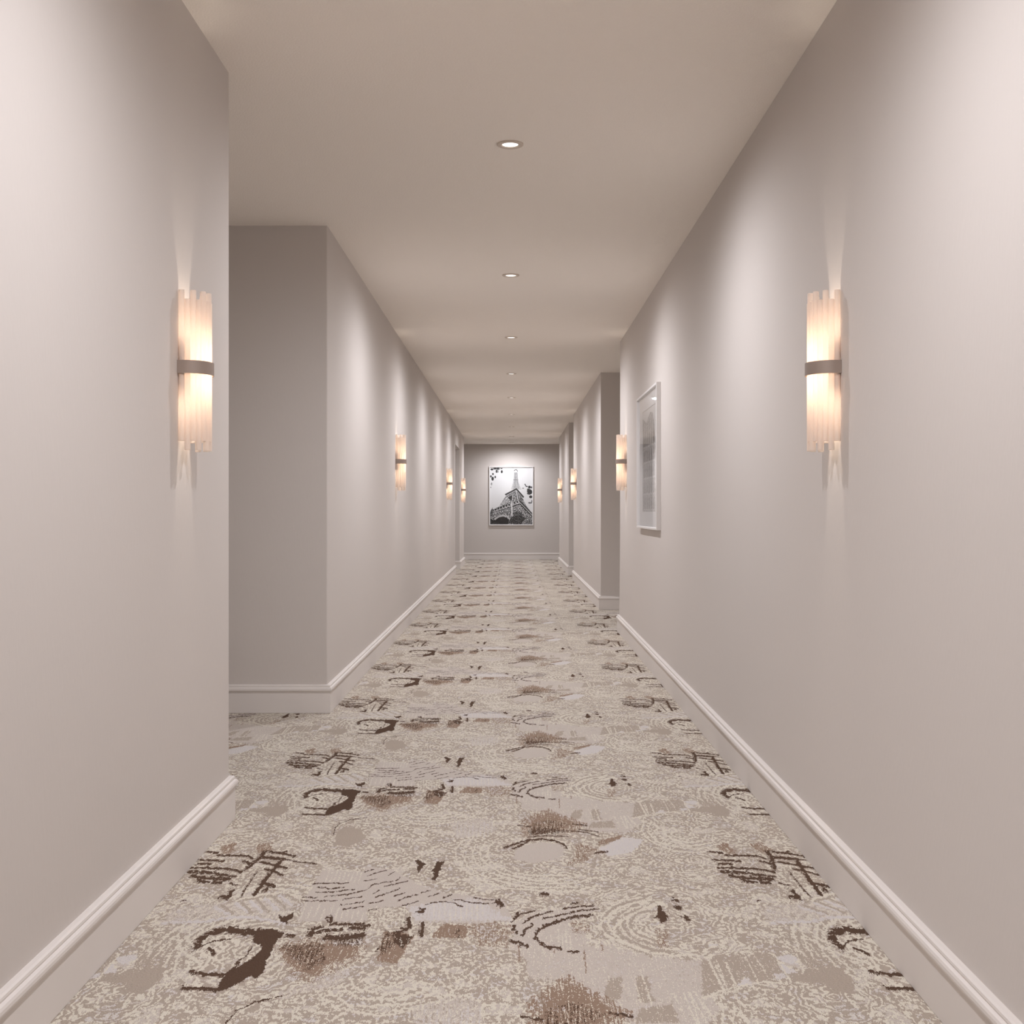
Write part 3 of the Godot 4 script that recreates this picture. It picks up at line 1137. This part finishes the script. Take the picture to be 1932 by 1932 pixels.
func tower_print() -> ImageTexture:
	start_print(503, 678, 0.90)
	# spire
	fill_poly(vs([912, 395, 985, 395, 1000, 600, 1075, 810, 835, 810, 893, 600]), 0.78, 0.12)
	for s in [[918, 400, 920, 600, 905, 800], [945, 400, 945, 600, 945, 790], [978, 400, 985, 600, 1010, 790]]:
		line(vs(s), 6, 0.52, 0.2)
	for k in 14:
		var y := 410.0 + 28.0 * k
		line(vs([900 - k * 3, y, 990 + k * 3, y + 4]), 2.0, 0.60, 0.2)
		line(vs([915 - k * 2, y, 985 + k * 2, y + 26]), 1.5, 0.62)
		line(vs([985 + k * 2, y, 915 - k * 2, y + 26]), 1.5, 0.62)
	line(vs([895, 580, 1000, 580]), 9, 0.5, 0.2)
	line(vs([906, 365, 930, 340, 965, 335, 992, 380]), 7, 0.18)
	fill_oval(v2(948, 375), 9, 8, 0.85)
	# legs and body
	fill_poly(vs([720, 950, 960, 820, 1110, 1010, 1185, 1180, 1340, 1390, 1340, 1640, 335, 1640, 335, 1330, 540, 1220]), 0.50, 1.0)
	fill_poly(vs([720, 960, 700, 1010, 540, 1225, 700, 1150, 800, 1110, 760, 1000]), 0.74, 0.6)
	for k in 9:
		line(vs([720 - k * 18, 985 + k * 24, 800 - k * 4, 1000 + k * 14]), 2.5, 0.5, 0.3)
	for k in 12:
		line(vs([880 + k * 12, 905 - k * 3, 875 + k * 14, 1075 - k * 2]), 3, 0.40, 0.35)
		line(vs([985 + k * 11, 880 + k * 14, 985 + k * 12, 1060 + k * 10]), 3, 0.42, 0.35)
	line(vs([870, 950, 850, 1130]), 7, 0.85)
	line(vs([960, 850, 1000, 1060]), 8, 0.82)
	fill_poly(vs([760, 1000, 864, 948, 852, 1085, 812, 1045, 780, 1030]), 0.03)
	fill_poly(vs([1058, 1005, 1105, 1040, 1085, 1055, 1056, 1040]), 0.06)
	line(vs([715, 950, 960, 830, 1120, 1000]), 7, 0.72, 0.2)
	dashes(v2(740, 960), v2(950, 860), 9, 5, 5, 0.6, 0.35)
	line(vs([702, 932, 962, 798]), 18, 0.02)
	line(vs([962, 798, 1132, 992]), 17, 0.02)
	# galleries
	line(vs([390, 1318, 1040, 1090]), 24, 0.03)
	dashes(v2(400, 1312), v2(1050, 1085), 10, 12, 20, 0.16, 0.80)
	line(vs([380, 1345, 1045, 1118]), 6, 0.86)
	dashes(v2(480, 1345), v2(1040, 1160), 16, 8, 13, 0.55, 0.10)
	line(vs([380, 1385, 1040, 1190]), 4, 0.80)
	dashes(v2(1040, 1085), v2(1335, 1385), 13, 15, 11, 0.72, 0.10)
	line(vs([1040, 1115, 1335, 1415]), 5, 0.85)
	dashes(v2(1050, 1155), v2(1335, 1450), 13, 14, 10, 0.7, 0.14)
	dashes(v2(400, 1430), v2(820, 1330), 15, 9, 12, 0.5, 0.42)
	line(vs([850, 1130, 856, 1440]), 14, 0.92)
	line(vs([1050, 1220, 1110, 1330, 1180, 1450]), 7, 0.80, 0.2)
	for k in 10:
		line(vs([1110 + k * 22, 1340 + k * 16, 1180 + k * 16, 1620]), 2.5, 0.45, 0.4)
	# arch
	line(vs([425, 1560, 470, 1500, 560, 1445, 650, 1430, 735, 1450, 800, 1510, 820, 1560]), 18, 0.78, 0.15)
	fill_poly(vs([440, 1640, 455, 1540, 540, 1480, 650, 1463, 740, 1485, 790, 1540, 770, 1600, 760, 1640]), 0.02)
	# bushes
	fill_poly(vs([335, 1500, 400, 1540, 440, 1530, 520, 1600, 560, 1640, 335, 1640]), 0.04, 0.5)
	fill_poly(vs([335, 1340, 390, 1240, 400, 1330, 380, 1450, 335, 1470]), 0.30, 0.6)
	fill_poly(vs([770, 1600, 830, 1480, 960, 1420, 1000, 1360, 1090, 1350, 1110, 1450, 1190, 1500, 1120, 1570, 1080, 1640, 900, 1640]), 0.12, 0.8)
	fill_poly(vs([880, 1370, 990, 1330, 1090, 1360, 1060, 1430, 900, 1440]), 0.28, 0.7)
	fill_poly(vs([1200, 1560, 1290, 1540, 1340, 1590, 1340, 1640, 1150, 1640]), 0.42, 0.6)
	# leaves before the sky
	for o in [[375, 330, 34, 24], [450, 312, 44, 20], [525, 315, 38, 24], [490, 375, 24, 40], [612, 385, 24, 36], [605, 310, 26, 12], [400, 440, 20, 24], [352, 497, 20, 28], [455, 512, 18, 28], [392, 552, 30, 46]]:
		fill_oval(v2(o[0], o[1]), o[2] * 0.5, o[3] * 0.5, 0.10, 0.4)
	for o in [[365, 680, 22, 40], [350, 760, 14, 20], [520, 380, 20, 34]]:
		fill_oval(v2(o[0], o[1]), o[2] * 0.5, o[3] * 0.5, 0.66, 0.3)
	line(vs([1165, 680, 1195, 735, 1230, 740]), 12, 0.25, 0.3)
	for o in [[1275, 755, 34, 34], [1270, 850, 56, 52], [1265, 905, 50, 30], [1315, 870, 24, 50], [1305, 985, 40, 34], [1240, 815, 24, 30], [1325, 760, 14, 26]]:
		fill_oval(v2(o[0], o[1]), o[2] * 0.5, o[3] * 0.5, 0.08, 0.5)
	for o in [[1290, 1128, 46, 20], [1330, 1090, 12, 36], [1120, 780, 26, 12]]:
		fill_oval(v2(o[0], o[1]), o[2] * 0.5, o[3] * 0.5, 0.45, 0.4)
	return ImageTexture.create_from_image(pic)


func arcade_print() -> ImageTexture:
	# an old arcade seen from below: curved ribs against the sky, rows of openings
	start_print(510, 453, 0.80)
	fill_poly([Vector2(0, 30), Vector2(60, 40), Vector2(150, 60), Vector2(300, 20), Vector2(400, 30), Vector2(480, 110), Vector2(510, 210), Vector2(510, 453), Vector2(0, 453)], 0.58, 0.3)
	for k in 7:
		var x := 20.0 + 75.0 * k
		line([Vector2(x, 453), Vector2(x + 10, 300), Vector2(x + 4, 160), Vector2(x - 30 + k * 4, 40 + absf(k - 4) * 8)], 12, 0.78, 0.2)
		for j in 5:
			var y := 110.0 + 70.0 * j
			fill_poly([Vector2(x + 24, y + 50), Vector2(x + 24, y + 16), Vector2(x + 36, y), Vector2(x + 52, y), Vector2(x + 62, y + 16), Vector2(x + 62, y + 50)], 0.32 + 0.03 * j, 0.3)
			line([Vector2(x + 14, y + 58), Vector2(x + 74, y + 52)], 5, 0.74, 0.2)
	return ImageTexture.create_from_image(pic)
